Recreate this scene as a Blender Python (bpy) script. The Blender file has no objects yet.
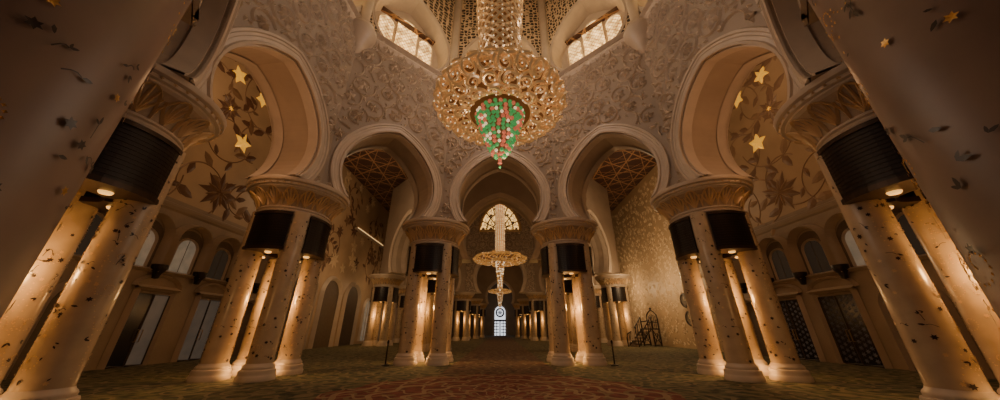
import bpy, math, random
from mathutils import Vector
random.seed(7)
pi=math.pi
col=bpy.context.scene.collection

# ---------------------------------------------------------------- materials
def mat(name, color, rough=0.5, metal=0.0, var=0.0, vscale=4.0, bump=0.0, bscale=12.0, emit=None, estr=0.0, color2=None):
    m=bpy.data.materials.new(name); m.use_nodes=True
    nt=m.node_tree; b=nt.nodes['Principled BSDF']
    b.inputs['Base Color'].default_value=(*color,1); b.inputs['Roughness'].default_value=rough
    b.inputs['Metallic'].default_value=metal
    tc=nt.nodes.new('ShaderNodeTexCoord')
    if var>0 or color2:
        n=nt.nodes.new('ShaderNodeTexNoise'); n.inputs['Scale'].default_value=vscale; n.inputs['Detail'].default_value=6
        nt.links.new(tc.outputs['Object'],n.inputs['Vector'])
        r=nt.nodes.new('ShaderNodeValToRGB')
        c2=color2 if color2 else tuple(c*(1-var) for c in color)
        r.color_ramp.elements[0].position=.35; r.color_ramp.elements[1].position=.65
        r.color_ramp.elements[0].color=(*c2,1); r.color_ramp.elements[1].color=(*color,1)
        nt.links.new(n.outputs['Fac'],r.inputs['Fac']); nt.links.new(r.outputs['Color'],b.inputs['Base Color'])
    if bump>0:
        n2=nt.nodes.new('ShaderNodeTexNoise'); n2.inputs['Scale'].default_value=bscale; n2.inputs['Detail'].default_value=5
        nt.links.new(tc.outputs['Object'],n2.inputs['Vector'])
        bp=nt.nodes.new('ShaderNodeBump'); bp.inputs['Strength'].default_value=bump; bp.inputs['Distance'].default_value=.05
        nt.links.new(n2.outputs['Fac'],bp.inputs['Height']); nt.links.new(bp.outputs['Normal'],b.inputs['Normal'])
    if emit:
        b.inputs['Emission Color'].default_value=(*emit,1); b.inputs['Emission Strength'].default_value=estr
    return m
class NG:
    def __init__(s,m): s.nt=m.node_tree; s.b=s.nt.nodes['Principled BSDF']
    def n(s,t): return s.nt.nodes.new(t)
    def l(s,a,b): s.nt.links.new(a,b)
    def math(s,op,a,b=None,c=None):
        n=s.n('ShaderNodeMath'); n.operation=op
        for i,x in enumerate((a,b,c)):
            if x is None: continue
            if isinstance(x,(int,float)): n.inputs[i].default_value=x
            else: s.l(x,n.inputs[i])
        return n.outputs[0]
    def mix(s,f,a,b):
        n=s.n('ShaderNodeMix'); n.data_type='RGBA'
        for i,x in ((0,f),(6,a),(7,b)):
            if isinstance(x,(int,float)): n.inputs[i].default_value=x
            elif isinstance(x,tuple): n.inputs[i].default_value=(*x,1)
            else: s.l(x,n.inputs[i])
        return n.outputs[2]

M_cream=mat('carved_cream_marble',(.385,.305,.24),.6,var=.15,vscale=.6)
M_relief=mat('relief_marble',(.62,.51,.41),.5,var=.1,vscale=3)
M_plain=mat('smooth_cream_marble',(.48,.375,.285),.35,var=.15,vscale=.8)
M_side=mat('golden_beige_marble',(.50,.35,.225),.45,var=.2,vscale=.5)
M_mould=mat('moulding_marble',(.60,.49,.39),.4,var=.1,vscale=2)
M_shaft=mat('column_marble',(.56,.43,.30),.25,var=.14,vscale=3)
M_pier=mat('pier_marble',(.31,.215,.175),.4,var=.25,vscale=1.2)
M_inlay=mat('dark_inlay',(.03,.014,.012),.35)
M_gold=mat('gold_metal',(.85,.52,.18),.28,1.0,var=.2,vscale=20)
M_goldrel=mat('gold_relief',(.68,.48,.27),.42,.3)
M_goldlit=mat('gold_glow_metal',(1.0,.75,.46),.30,.72,emit=(1,.52,.18),estr=.10)  # faint emission stands in for lamplight on the gilding
M_golddist=mat('far_gold_glow_metal',(1.0,.66,.28),.3,.8,emit=(1,.52,.14),estr=.16)  # emission paints the brightness of the distant gilding
M_star=mat('gold_glass_star_glow',(.85,.45,.06),.3,.3,emit=(1,.50,.06),estr=.55)  # inlaid glass, not a lamp; its gleam is put in as emission
M_brownflower=mat('brown_flower_inlay',(.13,.062,.036),.45)
M_vine=mat('bronze_vine',(.24,.14,.08),.45,.2)
M_faintflower=mat('faint_flower_inlay',(.25,.15,.10),.45)
M_faintvine=mat('faint_vine_inlay',(.32,.20,.125),.45)
M_capital=mat('capital_stone',(.47,.345,.24),.5,.0,var=.25,vscale=5)
M_black=mat('dark_bronze_housing',(.018,.012,.011),.4,.3)
M_blackrim=mat('bronze_rim',(.06,.04,.03),.35,.6)
M_lamp=mat('warm_lamp',(1,.7,.3),.5,emit=(1,.50,.12),estr=1.5)
M_cove=mat('cove_lamp',(1,.8,.5),.5,emit=(1,.62,.26),estr=1.6)
M_win=mat('sunlit_glass',(1,.75,.4),.3,emit=(1,.62,.22),estr=1.6)
g=NG(M_win); nz=g.n('ShaderNodeTexNoise'); nz.inputs['Scale'].default_value=2.2; nz.inputs['Detail'].default_value=5; tc=g.n('ShaderNodeTexCoord'); g.l(tc.outputs['Object'],nz.inputs['Vector'])
g.l(g.math('MAXIMUM',g.math('MULTIPLY_ADD',nz.outputs['Fac'],9.0,-3.1),.35),g.b.inputs['Emission Strength'])
M_winfar=mat('golden_sunlit_glass',(1,.7,.3),.3,emit=(1,.58,.18),estr=1.5)
M_winpale=mat('pale_daylit_glass',(.5,.46,.38),.3,emit=(.85,.76,.58),estr=.08,var=.5,vscale=1.2)
M_doorpale=mat('dim_daylit_door_glass',(.2,.18,.16),.3,emit=(.80,.76,.66),estr=.03,var=.4,vscale=1)
M_windim=mat('dim_glass',(.06,.06,.06),.2,emit=(.5,.45,.38),estr=.01)
M_door=mat('door_dark_glass',(.010,.010,.020),.2)
M_doorbright=mat('door_bright_glass',(.8,.85,.9),.3,emit=(.85,.9,1),estr=1.3)
M_doorpat=mat('door_pale_lattice',(.13,.13,.18),.4)
M_wood=mat('dark_carved_wood',(.03,.015,.009),.45,var=.4,vscale=20)
M_green=mat('green_crystal_glow',(.14,.55,.20),.08,emit=(.12,.7,.2),estr=.22)  # lamplight in the green glass is put in as emission
M_red=mat('red_crystal_glow',(.8,.20,.13),.08,emit=(1,.26,.14),estr=.32)  # lamplight in the red glass is put in as emission
M_white=mat('clear_crystal_glow',(.95,.82,.62),.06,emit=(1,.72,.42),estr=.8)  # white sparkle of the crystals is painted with emission
M_core=mat('gap_shade_amber_core',(.12,.05,.02),.5,emit=(1,.34,.08),estr=.07)  # shade between scrolls and a faint inner glow put into this colour
M_brass=mat('brass_post',(.3,.2,.09),.35,.9)
M_face=mat('clock_face',(.09,.07,.05),.4)
M_niche=mat('painted_shade_niche_stone',(.12,.085,.06),.6,var=.2)  # shade of the recesses put into the colour of flat panels
M_beige=mat('lower_wall_stone',(.32,.24,.18),.5,var=.2,vscale=.7,bump=.15)
M_goldwall=mat('golden_patterned_wall',(.50,.36,.22),.5,.0,var=.1,vscale=.6)
M_goldwallrel=mat('golden_wall_relief',(.68,.52,.34),.45,.0,var=.1,vscale=1)

M_lat=mat('pierced_lattice_stone',(.5,.36,.2),.6)
g=NG(M_lat); tc=g.n('ShaderNodeTexCoord'); v=g.n('ShaderNodeTexVoronoi'); v.feature='DISTANCE_TO_EDGE'; v.inputs['Scale'].default_value=3.4
v.inputs['Randomness'].default_value=.5
g.l(tc.outputs['Object'],v.inputs['Vector'])
f=g.math('LESS_THAN',v.outputs['Distance'],.12); g.l(g.mix(f,(.05,.03,.018),(.74,.57,.37)),g.b.inputs['Base Color'])
M_ceil=mat('geometric_ceiling',(.08,.03,.02),.5)
g=NG(M_ceil); tc=g.n('ShaderNodeTexCoord'); sp=g.n('ShaderNodeSeparateXYZ'); g.l(tc.outputs['Object'],sp.inputs[0])
acc=None
for k,(dx,dy,s,w) in enumerate([(1,0,.42,.03),(.5,.866,.42,.03),(-.5,.866,.42,.03),(0,1,.7,.022),(.866,.5,.7,.022),(-.866,.5,.7,.022)]):
    d=g.math('ADD',g.math('MULTIPLY',sp.outputs[0],dx*s),g.math('MULTIPLY',sp.outputs[1],dy*s))
    a=g.math('ABSOLUTE',g.math('SUBTRACT',g.math('FRACT',d),.5)); a=g.math('LESS_THAN',a,w)
    acc=a if acc is None else g.math('MAXIMUM',acc,a)
g.l(g.mix(acc,(.055,.020,.015),(.36,.20,.10)),g.b.inputs['Base Color'])
bp=g.n('ShaderNodeBump'); bp.inputs['Strength'].default_value=.6; g.l(acc,bp.inputs['Height']); g.l(bp.outputs[0],g.b.inputs['Normal'])
# carpet
M_carpet=mat('floral_carpet',(.05,.05,.03),.9)
g=NG(M_carpet); tc=g.n('ShaderNodeTexCoord'); sp=g.n('ShaderNodeSeparateXYZ'); g.l(tc.outputs['Object'],sp.inputs[0])
X=sp.outputs[0]; Y=g.math('SUBTRACT',sp.outputs[1],8.2)
r=g.math('SQRT',g.math('ADD',g.math('MULTIPLY',X,X),g.math('MULTIPLY',Y,Y)))
an=g.math('ARCTAN2',Y,X)
lob=g.math('ADD',r,g.math('MULTIPLY',g.math('COSINE',g.math('MULTIPLY',an,16)),.14))
nz=g.n('ShaderNodeTexNoise'); nz.inputs['Scale'].default_value=3.2; nz.inputs['Detail'].default_value=7; g.l(tc.outputs['Object'],nz.inputs['Vector'])
nr=g.n('ShaderNodeMapRange'); nr.inputs[1].default_value=.38; nr.inputs[2].default_value=.62; g.l(nz.outputs['Fac'],nr.inputs[0]); NF=nr.outputs[0]
vo=g.n('ShaderNodeTexVoronoi'); vo.inputs['Scale'].default_value=1.1; g.l(tc.outputs['Object'],vo.inputs['Vector'])
fl=g.math('LESS_THAN',g.math('ABSOLUTE',g.math('SUBTRACT',g.math('FRACT',g.math('MULTIPLY',vo.outputs['Distance'],3.2)),.5)),.13)
ring=g.math('LESS_THAN',g.math('ABSOLUTE',g.math('SUBTRACT',g.math('FRACT',g.math('MULTIPLY',lob,1.1)),.5)),.09)
pet=g.math('LESS_THAN',g.math('ABSOLUTE',g.math('SUBTRACT',g.math('FRACT',g.math('ADD',g.math('MULTIPLY',an,3.8197),g.math('MULTIPLY',g.math('SINE',g.math('MULTIPLY',r,6.9)),.25))),.5)),.06)
inr=g.math('LESS_THAN',lob,4.5)
path=g.math('LESS_THAN',g.math('ABSOLUTE',X),2.2)
red=g.mix(NF,(.11,.018,.016),(.22,.052,.04))
grn=g.mix(NF,(.024,.028,.011),(.15,.135,.062))
brn=g.mix(NF,(.06,.03,.018),(.17,.085,.055))
base=g.mix(path,grn,brn); base=g.mix(inr,base,red)
c=g.mix(g.math('MULTIPLY',fl,.7),base,(.24,.18,.10)); c=g.mix(g.math('MULTIPLY',g.math('MULTIPLY',g.math('MAXIMUM',ring,pet),inr),.75),c,(.36,.25,.16))
g.l(c,g.b.inputs['Base Color'])
bp=g.n('ShaderNodeBump'); bp.inputs['Strength'].default_value=.5; bp.inputs['Distance'].default_value=.03; g.l(nz.outputs['Fac'],bp.inputs['Height']); g.l(bp.outputs[0],g.b.inputs['Normal'])

# ---------------------------------------------------------------- mesh helpers
class MB:
    def __init__(s): s.v=[]; s.f=[]; s.m=[]
    def add(s,vs,fs,mi=0):
        o=len(s.v); s.v+= [tuple(x) for x in vs]; s.f+=[tuple(i+o for i in f) for f in fs]; s.m+=[mi]*len(fs)
    def mesh(s,name,mats,smooth=False):
        me=bpy.data.meshes.new(name); me.from_pydata(s.v,[],s.f)
        for m in mats: me.materials.append(m)
        me.polygons.foreach_set('material_index',s.m)
        me.polygons.foreach_set('use_smooth',[smooth]*len(s.f))
        me.update(); 
        if smooth:
            try: me.set_sharp_from_angle(angle=math.radians(40))
            except Exception: pass
        return me
    def obj(s,name,mats,smooth=False,**kw):
        return mkobj(name,s.mesh(name,mats,smooth),**kw)
def mkobj(name,data,label=None,category=None,kind=None,group=None,parent=None,loc=None):
    o=bpy.data.objects.new(name,data); col.objects.link(o)
    if label: o['label']=label
    if category: o['category']=category
    if kind: o['kind']=kind
    if group: o['group']=group
    if parent: o.parent=parent
    if loc: o.location=loc
    return o
def lathe(mb,prof,n=32,mi=0,a0=0,a1=2*pi,c=(0,0,0)):
    full=abs(a1-a0-2*pi)<1e-6; k=n if full else n+1
    vs=[(c[0]+r*math.cos(a0+(a1-a0)*i/n),c[1]+r*math.sin(a0+(a1-a0)*i/n),c[2]+z) for r,z in prof for i in range(k)]
    fs=[]
    for j in range(len(prof)-1):
        for i in range(n):
            i2=(i+1)%k; fs.append((j*k+i,j*k+i2,(j+1)*k+i2,(j+1)*k+i))
    mb.add(vs,fs,mi)
def box(mb,x0,x1,y0,y1,z0,z1,mi=0):
    vs=[(x,y,z) for x in (x0,x1) for y in (y0,y1) for z in (z0,z1)]
    mb.add(vs,[(0,1,3,2),(4,6,7,5),(0,4,5,1),(2,3,7,6),(0,2,6,4),(1,5,7,3)],mi)
def strip(mb,M,pts,w,h,mi,ok=None):
    n=len(pts); rows=[]
    for i,(u,v) in enumerate(pts):
        a=pts[max(0,i-1)]; b=pts[min(n-1,i+1)]; tx,ty=b[0]-a[0],b[1]-a[1]; L=math.hypot(tx,ty) or 1
        nx,ny=-ty/L,tx/L; ww=(w(i/(n-1)) if callable(w) else w)/2
        good=ok is None or ok(u,v)
        rows.append((good,[M(u+nx*ww,v+ny*ww,.004),M(u,v,h),M(u-nx*ww,v-ny*ww,.004)]))
    for i in range(n-1):
        if rows[i][0] and rows[i+1][0]:
            mb.add(rows[i][1]+rows[i+1][1],[(0,3,4,1),(1,4,5,2)],mi)
def spiral(cu,cv,r,turns,rot,d,n=26,rin=.15):
    return [(cu+r*(1-(1-rin)*t)*math.cos(rot+d*turns*2*pi*t),cv+r*(1-(1-rin)*t)*math.sin(rot+d*turns*2*pi*t)) for t in [i/(n-1) for i in range(n)]]
def flower(mb,M,cu,cv,r,k,rot,mi,h=.03,wd=.5,sx=1.0,ok=None):
    if ok and not ok(cu,cv): return
    for j in range(k):
        a=rot+2*pi*j/k; da=pi/k*wd*1.6
        P=lambda rr,aa,hh: M(cu+sx*rr*math.cos(aa),cv+rr*math.sin(aa),hh)
        mb.add([P(0,a,h),P(.5*r,a-da,.008),P(r,a,.008),P(.5*r,a+da,.008),P(.55*r,a,h)],[(0,1,4),(1,2,4),(4,2,3),(0,4,3)],mi)
def leaf(mb,M,u,v,L,a,mi,h=.02,wd=.28,ok=None):
    if ok and not ok(u,v): return
    c,s=math.cos(a),math.sin(a)
    P=lambda x,y,hh: M(u+x*c-y*s,v+x*s+y*c,hh)
    mb.add([P(0,0,.006),P(.35*L,wd*L*.5,.006),P(.75*L,wd*L*.35,.006),P(L,0,.006),P(.75*L,-wd*L*.35,.006),P(.35*L,-wd*L*.5,.006),P(.5*L,0,h)],
           [(0,1,6),(1,2,6),(2,3,6),(3,4,6),(4,5,6),(5,0,6)],mi)
def tube(mb,pts,r,mi,k=5):
    n=len(pts); pts=[Vector(p) for p in pts]; vs=[]
    for i,p in enumerate(pts):
        t=(pts[min(n-1,i+1)]-pts[max(0,i-1)]).normalized()
        a=t.cross(Vector((.13,.21,1))); 
        if a.length<.05: a=t.cross(Vector((1,0,0)))
        a.normalize(); b=t.cross(a); rr=r(i/(n-1)) if callable(r) else r
        for j in range(k):
            q=2*pi*j/k; vs.append(p+a*math.cos(q)*rr+b*math.sin(q)*rr)
    fs=[(i*k+j,i*k+(j+1)%k,(i+1)*k+(j+1)%k,(i+1)*k+j) for i in range(n-1) for j in range(k)]
    mb.add(vs,fs,mi)
def ball(mb,c,r,mi,n=6,sz=1.0,m=8):
    prof=[(max(1e-4,r*math.sin(pi*i/n)),-r*sz*math.cos(pi*i/n)) for i in range(n+1)]
    lathe(mb,prof,m,mi,c=c)

# ---------------------------------------------------------------- arch walls
def arch_pts(R,cz,zs,n=44,pt=.10):
    a0=math.acos(max(-1,min(1,(zs-cz)/R)))
    out=[]
    for i in range(n+1):
        a=-a0+2*a0*i/n; b=max(0,1-abs(a)/.9)
        out.append((R*math.sin(a),cz+R*math.cos(a)+pt*R*b**1.3,math.sin(a),math.cos(a)))
    return out
TRIM=[0]
ARCHPROF=[(-.05,-.5),(-.05,-.08),(0,-.08),(0,.05),(.08,.07),(.12,.02),(.22,.02),(.25,.05),(.33,.05),(.36,.10),(.44,.10),(.48,.02)]
def archivolt(P,U,N,win,uc,ap,prof,label,scale=1.0):
    mb=MB(); rows=[]
    for (x,z,nx,nz) in ap:
        for dr,h in prof:
            p=P+U*(uc+x+nx*dr*scale)+N*(win+h*scale); rows.append((p.x,p.y,max(z+nz*dr*scale,ap[0][1])))
    k=len(prof)
    mb.add(rows,[(i*k+j,(i+1)*k+j,(i+1)*k+j+1,i*k+j+1) for i in range(len(ap)-1) for j in range(k-1)])
    TRIM[0]+=1
    mb.obj('trim_%d'%TRIM[0],[M_mould],True,label=label,category='arch moulding',kind='structure')
def wall(name,P,Q,tp,tq,wi,wo,z0,z1,R,cz,uoff,mats,label,relief=0,pitch=1.0,both=False,band=.5,extra=None,pt=.17):
    P=Vector((*P,0)); Q=Vector((*Q,0)); L=(Q-P).length; U=(Q-P)/L; N=Vector((U.y,-U.x,0))
    uc=L/2+uoff; mb=MB(); ap=arch_pts(R,cz,z0,pt=pt)
    def MM(u,z,h): p=P+U*u+N*(wi+h); return (p.x,p.y,z)
    for w,sgn in ((wi,1),(-wo,-1)):
        a=tp*w; b=L-tq*w
        ring=[(a,z0),(a,z1),(b,z1),(b,z0)]+[(uc+x,z) for x,z,_,_ in reversed(ap)]
        vs=[]
        for u,z in ring: p=P+U*u+N*w; vs.append((p.x,p.y,z))
        idx=tuple(range(len(vs)))
        mb.add(vs,[idx if sgn>0 else idx[::-1]],0)
    vs=[]
    for x,z,_,_ in ap:
        for w in (wi,-wo): p=P+U*(uc+x)+N*w; vs.append((p.x,p.y,z))
    mb.add(vs,[(2*i,2*i+1,2*i+3,2*i+2) for i in range(len(ap)-1)],1)
    for ua,ub in (((0),(uc+ap[0][0])),((uc+ap[-1][0]),(L))):
        vs=[]
        for u,isend in ((ua,ua==0),(ub,ub==L)):
            for w in (wi,-wo):
                uu=u
                if isend: uu=(tp*w if ua==0 and u==ua else L-tq*w)
                p=P+U*uu+N*w; vs.append((p.x,p.y,z0))
        mb.add(vs,[(0,1,3,2)],1)
    if relief:
        lo=tp*wi+.12; hi=L-tq*wi-.12; rb=R+band
        ok=lambda u,z:(lo<u<hi and z0+.15<z<z1-.12 and math.hypot(u-uc,(z-cz)*(.90 if z>cz else 1))>rb+.05)
        nrow=int((z1-z0)/(pitch*.87))+2
        for j in range(nrow):
            for i in range(-1,int(L/pitch)+2):
                cu=i*pitch+(pitch/2 if j%2 else 0)+random.uniform(-.12,.12)*pitch; cv=z0+j*pitch*.87+random.uniform(-.12,.12)*pitch
                d=1 if random.random()<.5 else -1; rot=random.uniform(0,6.28); rr=pitch*random.uniform(.46,.56)
                strip(mb,MM,spiral(cu,cv,rr,random.uniform(.8,1.1),rot,d,30,.5),lambda t:.08*pitch,.08*pitch,2,ok)
                flower(mb,MM,cu,cv,rr*random.uniform(.48,.66),random.choice((5,6,8)),rot,2,.12*pitch,.66,ok=ok)
                for q in range(7):
                    aa=rot+q*.9+.3; leaf(mb,MM,cu+rr*.98*math.cos(aa),cv+rr*.98*math.sin(aa),rr*random.uniform(.32,.52),aa+d*random.uniform(.7,1.4),2,.09*pitch,.5,ok=ok)
    if extra: extra(mb,MM,L,uc,tp*wi,L-tq*wi)
    o=mb.obj(name,mats,False,label=label,category='wall',kind='structure')
    archivolt(P,U,N,wi,uc,ap,ARCHPROF,'stepped cream marble moulding framing a horseshoe arch',band/.48)
    if both: archivolt(P,U,-N,wo,uc,ap,ARCHPROF,'stepped cream marble moulding framing a horseshoe arch',band/.48)
    return P,U,N,L,uc,ap
def tans(V,closed):
    n=len(V); T=[0]*n
    for i in range(n):
        if not closed and i in (0,n-1): continue
        a=Vector(V[i])-Vector(V[i-1]); b=Vector(V[(i+1)%n])-Vector(V[i])
        T[i]=math.tan(abs(a.angle_signed(b))/2)
    return T
CZ=6.95; TOP=17.0
V1=[(-5.6,2.0),(-9.3,5.8),(-8.7,12),(-3.7,16.7),(3.7,16.7),(8.7,12),(9.3,5.8),(5.6,2.0)]
T1=tans(V1,False)
names=['wall_rear_diagonal_left','wall_side_left','wall_diagonal_left','wall_front','wall_diagonal_right','wall_side_right','wall_rear_diagonal_right']
RR=[1.8,2.25,2.4,2.4,2.4,2.25,1.8]; UO=[0,-.2,0,0,0,.2,0]
def cornice(mb,MM,L,uc,lo,hi):
    for zz,hh,hb in ((TOP-.35,.3,.12),(TOP,.12,.22)):
        vs=[];
        for u in (lo,hi):
            for z,h in ((zz-hh,0.0),(zz-hh*.3,hb),(zz,hb),(zz,0)): vs.append(MM(u,z,h))
        mb.add(vs,[(i,i+4,i+5,i+1) for i in range(3)],2)
HALLW=(M_cream,M_plain,M_relief)
for i in range(7):
    wall(names[i],V1[i],V1[i+1],T1[i],T1[i+1],1.1,1.1,CZ,TOP,RR[i],8.5,UO[i],HALLW,'cream marble wall carved with scrolling flowers above a horseshoe arch',relief=1,pitch=1.2,both=True,extra=cornice)
dn=['wall_drum_a','wall_drum_side_left','wall_drum_diagonal_left','wall_drum_front','wall_drum_diagonal_right','wall_drum_side_right','wall_drum_b']
wn=0
for i in range(7):
    R_=2.6 if i not in(0,6) else 1.7
    P,U,N,L,uc,ap=wall(dn[i],V1[i],V1[i+1],T1[i],T1[i+1],.95,.9,TOP,27,R_,19.3,0,(M_lat,M_mould,M_relief),'pierced lattice drum wall with a deep arched window niche',band=.20,pt=.24)
    wn+=1
    c=P+U*uc; mb=MB()
    def MB2(u,z,h): p=c+U*u+N*(-.45+h); return (p.x,p.y,z)
    vs=[MB2(x*1.02,z,0) for x,z,_,_ in ap]; mb.add(vs,[tuple(range(len(vs)))],0)
    root=mb.obj('window_%d'%wn,[M_mould],label='arched clerestory window glowing with warm sunlight in its niche',category='window',kind='structure')
    k_=R_/2.6
    for (uu,w,zb,zt) in ((-1.45*k_,.55*k_,17.2,20.9),(0,.78*k_,17.2,21.7),(1.45*k_,.55*k_,17.2,20.9)):
        gb=MB(); pts=[(uu-w,zb)]+[(uu+w*math.sin(a),zt-w+w*math.cos(a)) for a in [-pi/2+pi*k/14 for k in range(15)]]+[(uu+w,zb)]
        gb.add([MB2(u,z,.04) for u,z in pts],[tuple(range(len(pts)))],0)
        strip(gb,lambda u,z,h:MB2(u,z,.05+h),pts+[pts[0]],.08,.08,1)
        WM=lambda u,z,h:MB2(u,z,.05+h)
        for a_ in range(-6,18):
            for d_ in (-1,1):
                p0=[(uu-w+2*w*t,zb+a_*.34+d_*2*w*t*1.2) for t in [q/8 for q in range(9)]]
                strip(gb,WM,p0,.04,.02,2,lambda u,z:zb<z<zt-.1 and (z<zt-w or math.hypot(u-uu,z-zt+w)<w))
        gb.obj('window_pane',[M_win,M_mould,M_goldrel],parent=root)
for i in range(1,7):
    a=(Vector(V1[i])-Vector(V1[i-1])).normalized(); b=(Vector(V1[(i+1)])-Vector(V1[i])).normalized()
    na=Vector((a.y,-a.x)); nb=Vector((b.y,-b.x)); n=(na+nb).normalized(); d=1.05/ n.dot(na)
    p=Vector(V1[i])+n*d
    mb=MB(); lathe(mb,[(r_*1.0,z_-1.9) for r_,z_ in [(.02,16.8),(.2,17.0),(.36,17.25),(.38,17.4),(.54,17.6),(.6,17.75),(.74,17.9),(.76,18.05),(.84,18.15),(.84,18.45),(.70,18.6),(.64,18.9),(.4,19.05),(.30,19.2),(.30,28)]],32)
    TRIM[0]+=1
    mb.obj('trim_%d'%TRIM[0],[M_mould],True,label='ringed marble corbel carrying a slim colonnette at the wall corner',category='corbel',kind='structure',loc=(p.x,p.y,0))
mb=MB(); lathe(mb,[(10.6*math.cos(t),27+8*math.sin(t)) for t in [pi/2*k/14 for k in range(15)]],48,c=(0,8.9,0))
mb.obj('ceiling_dome',[M_lat],True,label='pierced lattice dome over the hall',category='ceiling',kind='structure')

# second hall
V2=[(-5.2,26),(-12.5,34),(-12.5,43),(-6,50.5),(6,50.5),(12.5,43),(12.5,34),(5.2,26)]
T2=tans(V2,True); R2=[3.2,3.0,3.2,3.9,3.2,3.0,3.2,3.2]
nm2=['diagonal_left','side_left','rear_diagonal_left','far','rear_diagonal_right','side_right','diagonal_right','entrance']
for i in range(8):
    wall('wall_second_hall_'+nm2[i],V2[i],V2[(i+1)%8],T2[i],T2[(i+1)%8],.8,.8,CZ,25,R2[i],CZ+R2[i]*.62,0,HALLW,'cream marble wall with horseshoe arch in the next domed hall',relief=(1 if i==3 else 0),pitch=1.5,both=True)
mb=MB(); lathe(mb,[(14*math.cos(t),25+7*math.sin(t)) for t in [pi/2*k/8 for k in range(9)]],32,c=(0,38,0))
mb.obj('ceiling_second_dome',[M_cream],True,label='dome over the next hall',category='ceiling',kind='structure')
mb=MB(); n=20; pts=[(3.5*math.cos(pi*k/n),17.2+4.9*math.sin(pi*k/n)) for k in range(n+1)]
ML=lambda u,z,h:(u,49.66-h,z)
mb.add([ML(u,z,0) for u,z in pts],[tuple(range(n+1))],0)
strip(mb,ML,pts+[pts[0]],.5,.25,1)
for q in (1.2,2.3): strip(mb,ML,[(q*math.cos(pi*k/n),17.2+q*1.4*math.sin(pi*k/n)) for k in range(n+1)],.2,.1,2)
for k in range(1,8): strip(mb,ML,[(0,17.2),(3.5*math.cos(pi*k/8),17.2+4.9*math.sin(pi*k/8))],.18,.1,2)
mb.obj('window_20',[M_winfar,M_goldrel,M_vine],label='glowing half-round lattice window high on the end wall',category='window',kind='structure')
wall('wall_third_hall',(-8,72),(8,72),0,0,.8,.8,CZ,17.5,2.9,CZ+1.5,0,HALLW,'cream arch wall further down the nave',both=False)
mb=MB(); box(mb,-17,17,95,95.6,0,17.5); mb.obj('wall_end',[M_beige],label='beige end wall of the nave',category='wall',kind='structure')
mb=MB(); ME=lambda u,z,h:(u,94.95-h,z)
pts=[(-1.8,0)]+[(1.8*math.sin(a),6.4+1.8*math.cos(a)) for a in [-pi/2+pi*k/16 for k in range(17)]]+[(1.8,0)]
mb.add([ME(u,z,.0) for u,z in pts],[tuple(range(len(pts)))],0); strip(mb,ME,pts,.5,.3,1)
strip(mb,ME,[(0,0),(0,4)],.3,.12,2); strip(mb,ME,[(-1.8,4),(1.8,4)],.5,.12,2)
strip(mb,ME,[(1.1*math.cos(2*pi*k/20),6.2+1.1*math.sin(2*pi*k/20)) for k in range(21)],.45,.15,2)
flower(mb,ME,0,6.2,.9,8,0,2,.15)
for s in (-1,1):
    for zz in (.8,1.6,2.4,3.2): strip(mb,ME,[(s*.3,zz),(s*1.7,zz)],.2,.1,2)
    strip(mb,ME,[(s*.95,0),(s*.95,4)],.2,.1,2)
mb.obj('door_1',[M_doorbright,M_mould,M_doorpat],label='tall daylit arched glass door with round rosette at the nave end',category='door',kind='structure')

# ---------------------------------------------------------------- ceilings, floor
mb=MB()
for s in (-1,1):
    poly=[(s*16.5,-4),(s*9.3,-4),(s*9.3,5.8),(s*8.7,12),(s*3.7,16.7),(0,16.7),(0,22),(s*16.5,22)]
    mb.add([(x,y,21) for x,y in poly],[tuple(range(len(poly)))],0)
    poly=[(s*16.5,22),(0,22),(0,26),(s*5.2,26),(s*12.5,34),(s*12.5,43),(s*6,50.5),(0,50.5),(0,95),(s*16.5,95)]
    mb.add([(x,y,17.5) for x,y in poly],[tuple(range(len(poly)))],0)
mb.add([(-16.5,22,17.5),(16.5,22,17.5),(16.5,22,21),(-16.5,22,21)],[(0,1,2,3)],1)
mb.obj('ceiling',[M_ceil,M_plain],label='dark ceiling with interlaced geometric gold strapwork',category='ceiling',kind='structure')
mb=MB(); mb.add([(-18,-6,0),(18,-6,0),(18,96,0),(-18,96,0)],[(0,1,2,3)]); 
mb.obj('floor',[M_carpet],label='floral wool carpet in dark green with a red medallion',category='carpet',kind='structure')

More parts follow.
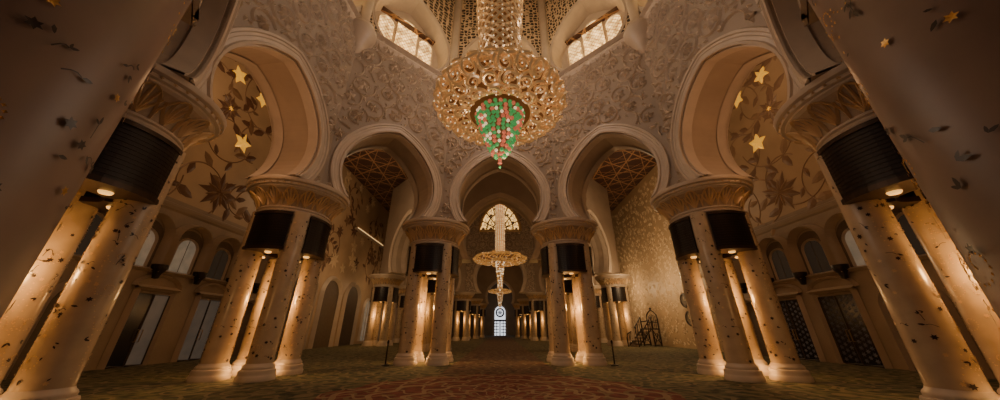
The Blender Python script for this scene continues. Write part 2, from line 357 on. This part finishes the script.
# ---------------------------------------------------------------- outer side walls
def arch_open(cy,hw,zb,zt,n=14):
    return [(cy-hw,zb)]+[(cy+hw*math.sin(a),zt-hw+hw*math.cos(a)) for a in [-pi/2+pi*k/n for k in range(n+1)]]+[(cy+hw,zb)]
for s,side in ((-1,'left'),(1,'right')):
    mb=MB(); MW=lambda u,z,h,s=s:(s*(16.5-h),u,z)
    YS=24
    mb.add([MW(-4,0,0),MW(YS,0,0),MW(YS,7.6,0),MW(-4,7.6,0)],[(0,1,2,3)],0)
    mb.add([MW(-4,7.6,0),MW(YS,7.6,0),MW(YS,21,0),MW(-4,21,0)],[(0,1,2,3)],1)
    mb.add([MW(YS,0,0),MW(95,0,0),MW(95,17.5,0),MW(YS,17.5,0)],[(0,1,2,3)],5 if s>0 else 1)
    vs=[]
    for u in (-4,YS):
        for z,h in ((7.0,0),(7.1,.06),(7.25,.10),(7.35,.10),(7.4,0)): vs.append(MW(u,z,h))
    mb.add(vs,[(i,i+5,i+6,i+1) for i in range(4)],0)
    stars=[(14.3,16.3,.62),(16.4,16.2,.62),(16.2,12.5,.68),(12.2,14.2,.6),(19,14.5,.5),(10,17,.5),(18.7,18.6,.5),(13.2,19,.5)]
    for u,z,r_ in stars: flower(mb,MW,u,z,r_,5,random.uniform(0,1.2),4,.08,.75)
    for u,z,r_ in [(16,8.9,1.3),(12.6,11.2,1.0),(18.6,11,1.0),(14.6,13.9,.9),(10.8,9.2,1.0),(17.6,17.3,.8),(20.5,8.9,1.0),(8.5,12,1.0),(20.6,15.6,.9),(11.6,17,.9)]:
        rt=random.uniform(0,.7)
        flower(mb,MW,u,z,r_,8,rt,2,.07,.5); flower(mb,MW,u,z,r_*.66,8,rt+.39,3,.10,.6); flower(mb,MW,u,z,r_*.25,6,0,4 if r_<.95 else 3,.13,.6)
    okk=lambda a,b:(4<a<23.8 and 7.5<b<20.9)
    for k in range(30):
        u=6+(k%8)*2.2+random.uniform(-.7,.7); z=9.2+(k//8)*3.1+random.uniform(-.8,.8); R_=random.uniform(1.4,2.3); rot=random.uniform(0,6.28); d=random.choice((-1,1))
        pts=spiral(u,z,R_,.95,rot,d,50,.5)
        strip(mb,MW,pts,.08,.03,3,okk)
        for q in range(2,48,6):
            a_=math.atan2(pts[q+1][1]-pts[q][1],pts[q+1][0]-pts[q][0]); sd=1 if (q//6)%2 else -1
            leaf(mb,MW,pts[q][0],pts[q][1],random.uniform(.55,1.15),a_+sd*random.uniform(.5,1.0),2 if random.random()<.6 else 3,.06,.45,ok=okk)
    if s<0:
        for k in range(60):
            u=random.uniform(24,60); z=random.uniform(7.0,17); flower(mb,MW,u,z,random.uniform(.6,1.1),random.choice((5,8)),random.random(),random.choice((2,3,6,6)),.06,.55)
        for k in range(22):
            pts=spiral(random.uniform(25,52),random.uniform(8,15.5),random.uniform(1.2,2.2),1.1,random.uniform(0,6),1,40,.35); strip(mb,MW,pts,.12,.05,3)
            for q in range(2,38,4): leaf(mb,MW,pts[q][0],pts[q][1],.9,random.uniform(0,6.1),2 if q%8 else 6,.05,.42)
    else:
        okr=lambda a,b:(24.1<a<62 and .2<b<17.4)
        pitch=.72
        for i in range(int(34/pitch)):
            for j in range(int(17/pitch)):
                cu=24.5+i*pitch+random.uniform(-.3,.3); cv=.5+j*pitch+random.uniform(-.3,.3)
                strip(mb,MW,spiral(cu,cv,random.uniform(.2,.42),1.0,random.uniform(0,6),random.choice((-1,1)),10,.3),.06,.04,6,okr)
                flower(mb,MW,cu,cv,random.uniform(.12,.2),5,random.random(),6,.04,.6,ok=okr)
                leaf(mb,MW,cu+random.uniform(-.4,.4),cv+random.uniform(-.4,.4),.3,random.uniform(0,6),6,.04,.5,ok=okr)
    mb.obj('wall_'+side,[M_beige,M_side,M_brownflower if s<0 else M_faintflower,M_vine if s<0 else M_faintvine,M_star,M_goldwall,M_goldwallrel],label='tall marble wall inlaid with large flowers, vines and gold stars' if s<0 else 'tall marble wall with faint flower inlay and a fine golden relief panel',category='wall',kind='structure')
    MWx=lambda u,z,h:MW(u,z,h+.02)
    for k,cy in enumerate((9.3,11.35,13.4,15.5,17.6,19.7,21.8)):
        wn=(30 if s<0 else 40)+k
        mb=MB(); p=arch_open(cy,.56,4.2,5.9)
        bright={-1:(2,3),1:(2,)}[s]; 
        q_=arch_open(cy,.80,4.15,6.35); mb.add([MW(u,z,.015) for u,z in q_],[tuple(range(len(q_)))],2)  # dark panel paints the shade inside the surround
        mb.add([MW(u,z,.03) for u,z in p],[tuple(range(len(p)))],0)
        strip(mb,MWx,p,.12,.12,1); 
        strip(mb,MWx,arch_open(cy,.90,4.0,6.6),.24,.42,1)
        strip(mb,MWx,[(cy,4.2),(cy,5.85)],.03,.03,2)
        strip(mb,MWx,[(cy-1,4.1),(cy+1,4.1)],.2,.25,1)
        mb.obj('window_%d'%wn,[M_winpale if k in bright else M_windim,M_plain,M_niche],label='small round-arched window in a deep marble surround, '+('pale daylight' if k in bright else 'unlit'),category='window',kind='structure')
        cb=MB(); lathe(cb,[(.02,-.45),(.12,-.42),(.16,-.2),(.26,-.05),(.3,.1),(.3,.2),(.02,.2)],14)
        cb.obj('wall_bracket',[M_black],True,label='dark bronze bracket between the arched windows',category='wall bracket',group='brackets along the side walls',loc=(s*16.25,cy+1.02,4.15))
    for k,cy in enumerate((10.2,12.6,20.9) if s>0 else (10.0,12.3,20.8)):
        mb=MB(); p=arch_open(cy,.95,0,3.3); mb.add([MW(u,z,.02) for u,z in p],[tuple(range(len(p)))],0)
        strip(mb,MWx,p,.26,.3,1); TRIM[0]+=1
        mb.obj('trim_%d'%TRIM[0],[M_niche,M_plain],label='flat blind arched niche with painted shade and marble moulding',category='niche',kind='structure')
    if s<0:
        for k,cy in enumerate((26,30.5,35)):
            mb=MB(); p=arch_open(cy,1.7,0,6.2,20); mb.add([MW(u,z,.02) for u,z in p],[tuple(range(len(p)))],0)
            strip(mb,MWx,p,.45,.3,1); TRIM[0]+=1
            mb.obj('trim_%d'%TRIM[0],[M_niche,M_mould],label='tall flat arch painted dark as a shaded recess, with marble moulding',category='niche',kind='structure')
        for k,cy in enumerate((39.5,43.5,47.5)):
            mb=MB(); p=arch_open(cy,1.2,.3,5); mb.add([MW(u,z,.04) for u,z in p],[tuple(range(len(p)))],0)
            strip(mb,MWx,p,.3,.25,1); strip(mb,MWx,[(cy,.3),(cy,5)],.1,.1,1); strip(mb,MWx,[(cy-1.2,2.4),(cy+1.2,2.4)],.1,.1,1)
            mb.obj('window_%d'%(50+k),[M_winpale,M_mould],label='tall daylit arched window',category='window',kind='structure')
    for k,cy in enumerate((14.9,17.9) if s<0 else (15.4,18.2)):
        hw=.72 if s<0 else .85
        fr=MB(); p=[(cy-hw-.08,0),(cy-hw-.08,3.2),(cy+hw+.08,3.2),(cy+hw+.08,0)]
        strip(fr,MWx,p,.28,.2,0); 
        strip(fr,MWx,[(cy-hw-.25,3.3),(cy+hw+.25,3.3)],.28,.3,0)
        strip(fr,MWx,[(cy+(hw+.3)*math.cos(pi*t/16),3.35+.55*math.sin(pi*t/16)) for t in range(17)],.16,.2,0)
        d=fr.obj('door_%d'%((10 if s<0 else 20)+k),[M_plain],label='double door with dark glass leaves and pale star lattice' if s>0 else 'double door with dim daylit glass leaves',category='door',kind='structure')
        for q in (-1,1):
            lf=MB(); hl=hw/2-.01; u0=cy+q*hw/2
            lf.add([MW(u0-hl,0.03,.05),MW(u0+hl,.03,.05),MW(u0+hl,3.05,.05),MW(u0-hl,3.05,.05)],[(0,1,2,3)],0)
            MD=lambda u,z,h:MW(u,z,h+.055)
            strip(lf,MD,[(u0-hl,.05),(u0-hl,3.03),(u0+hl,3.03),(u0+hl,.05),(u0-hl,.05)],.09,.04,2)
            if s>0:
                for a in range(3):
                    for b in range(11): flower(lf,MD,u0-.22+.22*a,.22+b*.26+(.13 if a%2 else 0),.11,6,0,1,.02,.5)
            light_=(s<0 and ((k==0 and q>0) or k==1))
            lo=lf.obj('door_leaf',[M_doorpale if light_ else M_door,M_doorpat,M_wood],parent=d)
            hb=MB(); tube(hb,[MW(cy+q*.08,1.0,.09),MW(cy+q*.08,1.0,.16),MW(cy+q*.08,1.5,.16),MW(cy+q*.08,1.5,.09)],.02,0)
            hb.obj('door_handle',[M_brass],parent=lo)

# ---------------------------------------------------------------- column clusters
def shaft_mesh(r,z0,z1,seed,density=1.0,mats=None,fs=1.0,vines=3):
    rnd=random.Random(seed); mb=MB()
    lathe(mb,[(r*1.02,z0),(r,z0+.3),(r*.98,(z0+z1)/2),(r*.95,z1)],32)
    def MS(u,v,h):
        k=r*(1.02-.07*(v-z0)/(z1-z0))+h+.004; return (k*math.cos(u/r),k*math.sin(u/r),v)
    N=int(95*density)
    for i in range(N):
        u=rnd.uniform(0,2*pi*r); v=rnd.uniform(z0+.1,z1-.1); q=rnd.random()
        if q<.25: flower(mb,MS,u,v,rnd.uniform(.045,.075)*fs,6,rnd.uniform(0,2),1,.006,.85)
        elif q<.8:
            a=rnd.uniform(0,6.28); L=rnd.uniform(.06,.12)*fs
            leaf(mb,MS,u,v,L,a,1,.006,.4)
            if rnd.random()<.5: leaf(mb,MS,u,v,L*.8,a+rnd.uniform(.7,1.2),1,.006,.4)
            if rnd.random()<.3: strip(mb,MS,[(u-math.cos(a)*L*t*1.5,v-math.sin(a)*L*t*1.5+.02*math.sin(t*4)) for t in [0,.3,.6,1]],.009,.005,1)
        else: flower(mb,MS,u,v,.05*fs,6,0,2,.006,.8)
    for j in range(vines):
        ph=rnd.uniform(0,6); pts=[((ph+j*6.28/vines+.5*math.sin(t*9+ph))*r,z0+.2+(z1-z0-.4)*t) for t in [k/90 for k in range(91)]]
        for q in range(0,90,2): flower(mb,MS,pts[q][0],pts[q][1],.022*fs,4,0,2,.005,.9)
        for q in range(6,90,12):
            for (a,b) in spiral(pts[q][0]+.2*fs,pts[q][1],.2*fs,1.1,pi,1,18,.2): flower(mb,MS,a,b,.018*fs,4,0,2,.005,.9)
    return mb.mesh('shaft',mats or [M_shaft,M_inlay,M_goldrel],True)
SH=[shaft_mesh(.375,.45,5.75,k,1.7,fs=.85,vines=4) for k in range(3)]
mb=MB(); lathe(mb,[(.55,0),(.55,.12),(.53,.15),(.51,.2),(.52,.26),(.50,.31),(.45,.33),(.46,.38),(.44,.42),(.40,.46),(.385,.5)],32); BASE=mb.mesh('column_base',[M_mould],True)
capprof=[(1.22,5.62),(1.36,5.63),(1.38,5.70),(1.30,5.75),(1.30,5.80),(1.36,5.83),(1.36,5.88),(1.32,5.92),(1.36,6.1),(1.44,6.3),(1.56,6.5),(1.70,6.68),(1.78,6.76),(1.78,6.82),(1.86,6.85),(1.88,6.93),(1.83,6.98),(1.93,7.02),(1.95,7.08),(1.95,7.2),(1.90,7.2),(1.9,7.22),(.3,7.22)]
capprof=[(r*.98,5.70+(z-5.62)*.78) for r,z in capprof]
def capr(z):
    for (r0,z0),(r1,z1) in zip(capprof,capprof[1:]):
        if z0<=z<=z1: return r0+(r1-r0)*(z-z0)/(z1-z0+1e-9)
    return 1.8
mb=MB(); 
lathe(mb,capprof[7:12],48,0); lathe(mb,capprof[:8],48,2); lathe(mb,capprof[11:],48,2); lathe(mb,[(1.22,5.70),(.2,5.70)],48,0)
MC=lambda u,v,h:((capr(v)+h+.004)*math.cos(u),(capr(v)+h+.004)*math.sin(u),v)
for k in range(16):
    u0=2*pi*k/16
    for off,cv in ((0,0),(.06,.35),(-.06,-.35),(.12,.8),(-.12,-.8)):
        pts=[(u0+off*math.sin(t*pi/2)*1.1+cv*.05*t*t,5.95+.60*t*(1-abs(off)*2.4)) for t in [q/10 for q in range(11)]]
        strip(mb,MC,pts,lambda t:.055*(1-.6*t)+.012,.06,1)
    pts=[(u0+pi/16*math.cos(t),5.93+.62*math.sin(t)) for t in [pi*q/16 for q in range(17)]]
    strip(mb,MC,pts,.04,.06,1)
for k in range(48): flower(mb,MC,2*pi*k/48,6.70,.045,5,0,1,.03,sx=.6)
CAP=mb.mesh('capital',[M_capital,M_goldrel,M_mould],True)
mb=MB(); A=math.radians(31); n=10
def sect(r0,r1,z0,z1,mi,a=A):
    vs=[]
    for z in (z0,z1):
        for i in range(n+1):
            t=-a+2*a*i/n; vs+= [(r1*math.cos(t),r1*math.sin(t),z),(r0*math.cos(t),r0*math.sin(t),z)]
    k=2*(n+1); fs=[]
    for i in range(n):
        fs+=[(2*i,2*i+2,k+2*i+2,k+2*i),(2*i+1,k+2*i+1,k+2*i+3,2*i+3),(2*i,2*i+1,2*i+3,2*i+2),(k+2*i,k+2*i+2,k+2*i+3,k+2*i+1)]
    fs+=[(0,k,k+1,1),(2*n,2*n+1,k+2*n+1,k+2*n)]
    mb.add(vs,fs,mi)
sect(.6,1.38,4.3,5.60,0); sect(.55,1.42,4.2,4.32,1,A*1.03); sect(.55,1.42,5.56,5.66,1,A*1.03)
for q in range(12): sect(1.3,1.392,4.40+q*.095,4.43+q*.095,0,A*.97)
HOUS=mb.mesh('light_housing',[M_black,M_blackrim])
mb=MB(); lathe(mb,[(.01,0),(.09,0),(.11,.03),(.12,.06)],16); LAMP=mb.mesh('lamp',[M_lamp])
def light(name,kind,loc,energy,color,size=.1,rot=None,spot=None,blend=.6):
    d=bpy.data.lights.new(name,kind); d.energy=energy; d.color=color
    if kind=='AREA': d.size=size
    else: d.shadow_soft_size=size
    if spot: d.spot_size=spot; d.spot_blend=blend
    o=bpy.data.objects.new(name,d); col.objects.link(o); o.location=loc
    if rot: o.rotation_euler=rot
    return o
WARM=(1,.52,.17)
def cluster(x,y,lab,lights=2,e=38):
    e0=mkobj('column_cluster',None,label=lab,category='column cluster',group='clustered marble columns of the prayer hall',loc=(x,y,0))
    for k,(a,b) in enumerate(((-.75,-.75),(.75,-.75),(.75,.75),(-.75,.75))):
        o=mkobj('shaft',SH[k%3],parent=e0,loc=(a,b,0)); o.rotation_euler=(0,0,k*1.7+x)
        bo=mkobj('base',BASE,parent=o)
    mkobj('capital',CAP,parent=e0,label='flared capital with gilded palm leaves')
    for k in range(4):
        a=k*pi/2; h=mkobj('light_housing',HOUS,parent=e0,label='dark curved louvred light housing'); h.rotation_euler=(0,0,a)
        mkobj('lamp',LAMP,parent=h,loc=(.9,0,4.15))
        if lights==2:
            light('column_spot','SPOT',(x+.75*math.cos(a),y+.75*math.sin(a),4.1),e*1.15,WARM,.12,spot=math.radians(96),blend=.9)
            light('base_glow','POINT',(x+.7*math.cos(a),y+.7*math.sin(a),.35),e*.28,WARM,.08)
    if lights==1:
        light('column_glow','POINT',(x,y-1.3,2.9),e,WARM,.2)
    if lights==2:
        light('core_glow','POINT',(x,y,2.6),e*3.6,WARM,.15)
for s in (-1,1):
    cluster(s*9.3,5.8,'four inlaid marble columns under palm capital beside the great round pier',e=19)
    cluster(s*8.7,12,'four gold-lit inlaid marble columns under a palm capital',e=30)
    cluster(s*3.7,16.7,'four gold-lit marble columns flanking the nave arch',e=30)
    cluster(s*5.2,26,'distant marble column cluster beyond the nave arch',1,e=50)
    cluster(s*12.5,34,'distant marble column cluster in the aisle',1,e=90)
    cluster(s*12.5,43,'distant marble column cluster in the aisle',0)
    cluster(s*6,50.5,'far marble column cluster beside the nave',1,e=90)
    cluster(s*5.2,61,'far marble column cluster beside the nave',1,e=90)
    cluster(s*4.6,72,'far marble column cluster beside the nave',1,e=90)
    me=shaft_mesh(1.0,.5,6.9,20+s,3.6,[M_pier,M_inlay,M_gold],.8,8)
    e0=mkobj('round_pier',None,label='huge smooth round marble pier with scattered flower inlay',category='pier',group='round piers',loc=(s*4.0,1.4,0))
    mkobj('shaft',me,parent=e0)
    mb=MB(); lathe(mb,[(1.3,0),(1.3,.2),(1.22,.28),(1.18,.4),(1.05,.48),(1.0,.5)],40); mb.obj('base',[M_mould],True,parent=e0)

# ---------------------------------------------------------------- chandeliers
def chandelier(name,loc,prof0,stem_top,label,pitch,seed,gr=.36,tail=1.35,stemr=.33,flare=.0,z0=.5,zt=0):
    rnd=random.Random(seed); root=mkobj(name,None,label=label,category='chandelier',loc=loc)
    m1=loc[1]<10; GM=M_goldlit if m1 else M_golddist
    a=max(r for r,z in prof0); sc=a/2.45
    seg=[math.hypot(q[0]-p[0],q[1]-p[1]) for p,q in zip(prof0,prof0[1:])]; S=sum(seg)
    def at(s):
        s=max(0,min(S-1e-6,s))
        for (p,q,l) in zip(prof0,prof0[1:],seg):
            if s<=l: t=s/l; return p[0]+(q[0]-p[0])*t,p[1]+(q[1]-p[1])*t
            s-=l
        return prof0[-1]
    def nrm(s):
        r0,zz0=at(s-.15*sc); r1,z1=at(s+.15*sc); dx,dz=r1-r0,z1-zz0; L=math.hypot(dx,dz) or 1
        return dz/L,-dx/L
    def ME(th,s,h):
        r,z=at(s); nx,nz=nrm(s); r+=nx*h; z+=nz*h
        return (r*math.cos(th),r*math.sin(th),z)
    mb=MB(); rows=max(2,int(S/pitch)+1)
    lays=((0,0,.05,1.05),(1,.09,.045,.72)) if m1 else ((0,0,.04,1),(1,.10,.035,.7))
    for j in range(rows):
        s0=(j+.5)*S/rows; r0=at(s0)[0]; cnt=max(5,int(2*pi*r0/pitch))
        for i in range(cnt):
            th=2*pi*(i+.5*(j%2))/cnt; rr=pitch*.62
            d=1 if (i+j)%2 else -1; rot=(j*1.1+(0 if d>0 else pi))+rnd.uniform(-.4,.4)
            for lay,hh,rad,fr_ in lays:
                sp_=spiral(0,0,rr*fr_,1.25,rot+lay*2.6,d if lay!=1 else -d,18,.15)
                pts=[ME(th+u/r0,s0+v,(hh+.10*math.sin(q*.35))*sc) for q,(u,v) in enumerate(sp_)]
                tube(mb,pts,lambda t,rad=rad:(rad*(1.5-.8*t))*sc,0,5)
            for q in (0,9,17):
                u,v=sp_[q]; ball(mb,ME(th+u/r0,s0+v,.15*sc),.032*sc,1,4,m=6)
    for sr_ in (.02,.5,.98):
        rr_,zz_=at(S*sr_); tube(mb,[(rr_*math.cos(2*pi*k/48),rr_*math.sin(2*pi*k/48),zz_) for k in range(49)],.05*sc,0,5)
    mb.obj('scroll_basket',[GM,M_white],True,parent=root,label='openwork basket of pale gilded scrolls')
    mb=MB(); lathe(mb,[(max(.02,r-.26*sc) if r>1 else r*.9,z*.5+.1) for r,z in [(0.02,prof0[0][1])]+list(prof0)],32); mb.obj('gap_shade_shell',[M_core],True,parent=root,label='amber inner shell coloured as the dark, faintly glowing gaps')
    mb=MB(); z1=stem_top-loc[2]; sr=a*stemr; prof=[]
    nn=max(2,int((z1-z0)/(sr*1.5)))
    for k in range(nn*8+1):
        t=k/8; zz=z0+(z1-z0)*k/(nn*8); prof.append((sr*(.92+.10*abs(math.sin(pi*t)))*min(1.9,1+flare*max(0,zz-1.5)),zz))
    lathe(mb,[(r*.95,z) for r,z in prof],28,0)
    for k in range(14):
        for d in (-1,1):
            tube(mb,[((pr+.04)*math.cos(2*pi*k/14+d*i*.16),(pr+.04)*math.sin(2*pi*k/14+d*i*.16),pz) for i,(pr,pz) in enumerate(prof)],.065*sc,1,4)
    for i in range(0,len(prof),2):
        pr,pz=prof[i]
        for k in range(14): ball(mb,((pr+.06)*math.cos(k*.4488+i*.22),(pr+.06)*math.sin(k*.4488+i*.22),pz),(.04 if m1 else .06)*sc,2,4,m=6)
    mb.obj('stem',[M_core,GM,M_white],True,parent=root,label='braided gilded stem with crystal beads')
    sp0=.175 if m1 else .19
    mb=MB(); L=tail; R0=15 if m1 else 13
    for j in range(R0):
        t=j/(R0-1); rr=a*gr*(1-t)**.62; z=zt-L*t; cnt=max(1,int(2*pi*rr/(sp0*sc)))
        for i in range(cnt):
            th=2*pi*(i+.5*(j%2)+rnd.uniform(-.15,.15))/cnt; q=rnd.random(); mi=0 if q<.50 else (1 if q<.84 else 2)
            ball(mb,(rr*math.cos(th),rr*math.sin(th),z+rnd.uniform(-.02,.02)),(.47*sp0 if mi<2 else .065)*sc,mi,5,m=8)
    lathe(mb,[(a*gr*.85,zt+.3),(a*gr*.85,zt),(a*gr*.65,zt-L*.4),(.01,zt-L*.9)],16,3)
    if m1:
        ball(mb,(0,0,zt-L-.12),.08,1,5); ball(mb,(0,0,zt-L-.28),.05,0,5)
    mb.obj('crystal_cluster',[M_green,M_red,M_white,M_core] if m1 else [M_golddist,M_white,M_white,M_core],True,parent=root,kind='stuff',label='hanging grape of green and red crystal balls' if m1 else 'hanging cluster of clear crystal balls')
    return root
chandelier('chandelier',(0,8.9,9.15),[(1.1,-.38),(1.6,-.42),(2.05,-.24),(2.3,.0),(2.24,.14),(1.9,.28),(1.4,.42),(.95,.62)],33,'giant gilded scrollwork chandelier with green and red crystal cluster',.54,1,gr=.375,tail=1.85,stemr=.30,flare=.09,z0=.4,zt=-.45)
def dish(r): return [(.3*r,-.10*r),(.6*r,-.10*r),(.9*r,-.03*r),(r,.01*r),(.8*r,.06*r),(.45*r,.11*r),(.25*r,.2*r)]
chandelier('nave_chandelier',(0,36,9.3),dish(3.1),30,'gilded crystal chandelier with tall stem in the next hall',1.3,2,gr=.16,tail=3.2,stemr=.16,z0=.6,zt=-.4)
chandelier('nave_chandelier',(0,61,8.4),dish(2.2),17.4,'small distant gilded chandelier further down the nave',1.0,3,gr=.26,tail=3,stemr=.2,z0=.5,zt=-.3)

# ---------------------------------------------------------------- minbar, clocks, posts
root=mkobj('minbar',None,label='dark carved wooden pulpit stair standing by the golden wall',category='pulpit',loc=(14.5,33.0,0)); root.rotation_euler=(0,0,math.radians(-60)); root.scale=(1.1,1.1,.95)
mb=MB()
for k in range(6): box(mb,-.5,.5,-1.6+k*.35,-1.25+k*.35,.28*(k+1)-.08,.28*(k+1))
for x in (-.5,.5): tube(mb,[(x,-1.6,.1),(x,.5,1.7)],.06,0,6)
mb.obj('steps',[M_wood],parent=root)
mb=MB(); box(mb,-.6,.6,.45,1.5,1.6,1.72)
for x in (-.55,.55):
    for y in (.5,1.45): tube(mb,[(x,y,0),(x,y,1.65)],.06,0,6)
    tube(mb,[(x,.5,.1),(x,1.45,1.6)],.035,0,5); tube(mb,[(x,1.45,.1),(x,.5,1.6)],.035,0,5)
    tube(mb,[(x,.98+.35*math.cos(q*.5236),.85+.35*math.sin(q*.5236)) for q in range(13)],.03,0,5)
    tube(mb,[(x,.5,.12),(x,1.45,.12)],.05,0,5)
mb.obj('platform',[M_wood],parent=root)
for s in (-1,1):
    mb=MB(); tube(mb,[(s*.55,-1.7,.0),(s*.55,-1.75,.8),(s*.55,-1.6,1.2),(s*.55,-1.2,1.35),(s*.55,-.6,1.75),(s*.55,0,2.3),(s*.55,.5,2.9),(s*.55,.55,1.7)],.055,0,6)
    for k in range(6): tube(mb,[(s*.55,-1.4+k*.33,.25*k+.1),(s*.55,-1.4+k*.33,1.2+k*.27)],.03,0,5)
    for k in range(4): tube(mb,[(s*.55,-1.5+k*.4,.3+.28*k),(s*.55,-1.1+k*.4,1.3+.28*k)],.025,0,5)
    mb.obj('handrail',[M_wood],parent=root)
mb=MB()
for x in (-.55,.55): tube(mb,[(x,1.45,1.7),(x,1.5,2.6),(x*.9,1.5,3.1),(x*.5,1.5,3.4),(0,1.5,3.6)],.055,0,6)
for k in range(7): tube(mb,[(-.5+.167*k,1.47,1.7),(-.5+.167*k,1.5,3.0-.3*abs(k-3)/3+.2)],.028,0,5)
tube(mb,[(-.55,1.48,2.3),(.55,1.48,2.3)],.04,0,5); ball(mb,(0,1.5,3.75),.12,0,6)
for x in (-.55,.55): tube(mb,[(x,1.45,2.5),(x,1.1,2.45),(x,.6,2.4),(x,.5,2.3)],.05,0,6)
mb.obj('seat_back',[M_wood],True,parent=root)
for (y,z) in ((27.9,3.9),(27.7,2.4)):
    root=mkobj('wall_clock',None,label='round dark-framed clock on the golden wall',category='clock',group='wall clocks',loc=(16.36,y,z)); root.rotation_euler=(0,-pi/2,0); root.scale=(1.25,1.25,1)
    mb=MB(); lathe(mb,[(.48,0),(.5,.06),(.46,.12),(.38,.12),(.37,.06)],28); mb.obj('frame',[M_wood],True,parent=root)
    mb=MB(); lathe(mb,[(.38,.06),(.001,.06)],28); mb.obj('face',[M_face],parent=root)
    mb=MB(); box(mb,-.015,.24,-.015,.015,.07,.085); box(mb,-.012,.012,-.3,.02,.07,.085); mb.obj('hands',[M_goldrel],parent=root)
for s in (-1,1):
    root=mkobj('stanchion',None,label='slim dark barrier post on a round foot',category='barrier post',group='barrier posts',loc=(s*5.25,15.6,0))
    mb=MB(); lathe(mb,[(.001,0),(.18,0),(.18,.03),(.05,.06),(.03,.08)],16); mb.obj('foot',[M_black],True,parent=root)
    mb=MB(); lathe(mb,[(.035,.05),(.03,.9),(.05,.92),(.05,1.02),(.02,1.06),(.001,1.07)],12); mb.obj('post',[M_black],True,parent=root)
mb=MB(); box(mb,-16.45,-16.3,33,41,12.2,12.32,0); box(mb,-16.5,-16.2,32.5,41.5,12.0,12.18,1); TRIM[0]+=1
mb.obj('trim_%d'%TRIM[0],[M_cove,M_mould],label='warm glowing cove light strip along the wall',category='cove light',kind='structure')

# ---------------------------------------------------------------- lights
W2=(1,.79,.64); W3=(1,.80,.6)
light('dome_fill','POINT',(0,10,15.2),620,W2,.6)
light('hall_fill','POINT',(0,6.5,5.5),48,(1,.80,.68),.8)
light('chandelier_glow','POINT',(0,8.9,5.9),62,(1,.74,.48),.15)
light('chandelier_inner','POINT',(0,8.2,9.2),14,(1,.62,.3),.1)
for s in (-1,1):
    light('niche_light','POINT',(s*5.75,13.85,18.8),60,(1,.70,.34),.3)
    light('side_niche_light','POINT',(s*8.4,9,19.0),40,(1,.74,.40),.3)
    light('drum_light','POINT',(s*3.5,11.5,20.5),120,(1,.76,.44),.4)
    light('chandelier_side','POINT',(s*3.8,6.0,12.5),85,(1,.78,.60),.4)
    light('aisle_light','POINT',(s*12.6,13,14.5),230,(1,.62,.32),.8)
    light('aisle_low','POINT',(s*12.8,17,2.8),4,(1,.60,.38),.6)
    light('aisle_far','POINT',(s*11.5,25,12),330 if s>0 else 340,(1,.68,.38),.8)
    light('wall_wash','POINT',(s*13.2,29,6.0),480 if s>0 else 90,(1,.68,.36),.5)
    light('wall_wash_far','POINT',(s*13.8,37,6.0),420 if s>0 else 90,(1,.68,.36),.5)
    light('arch_light','POINT',(s*9.1,8.2,8.0),85,(1,.52,.24),.4)
    light('pier_light','SPOT',(s*3.0,3.8,.5),32,(1,.58,.38),.3,rot=(math.radians(158),0,s*math.radians(-25)),spot=2.0)
light('front_niche_light','POINT',(0,16.2,19.0),40,(1,.76,.42),.3)
light('passage_light','POINT',(0,21.5,8),24,(1,.55,.3),.5)
light('second_hall','POINT',(0,32,17),320,(1,.66,.38),1.0)
light('second_hall_low','POINT',(0,44,6),130,(1,.6,.3),1.0)
light('third_hall','POINT',(0,62,10),180,(1,.6,.3),1.0)
light('end_hall','POINT',(0,84,8),220,W3,1.0)

w=bpy.data.worlds.new('world'); bpy.context.scene.world=w; w.use_nodes=True
w.node_tree.nodes['Background'].inputs[0].default_value=(.92,.70,.70,1); w.node_tree.nodes['Background'].inputs[1].default_value=.045
cam=bpy.data.cameras.new('camera'); co=bpy.data.objects.new('camera',cam); col.objects.link(co)
co.location=(0,0,1.5); co.rotation_euler=(math.radians(113.4),0,0)
cam.sensor_width=36; cam.lens=10.8; cam.clip_end=300; cam.clip_start=.05
bpy.context.scene.camera=co
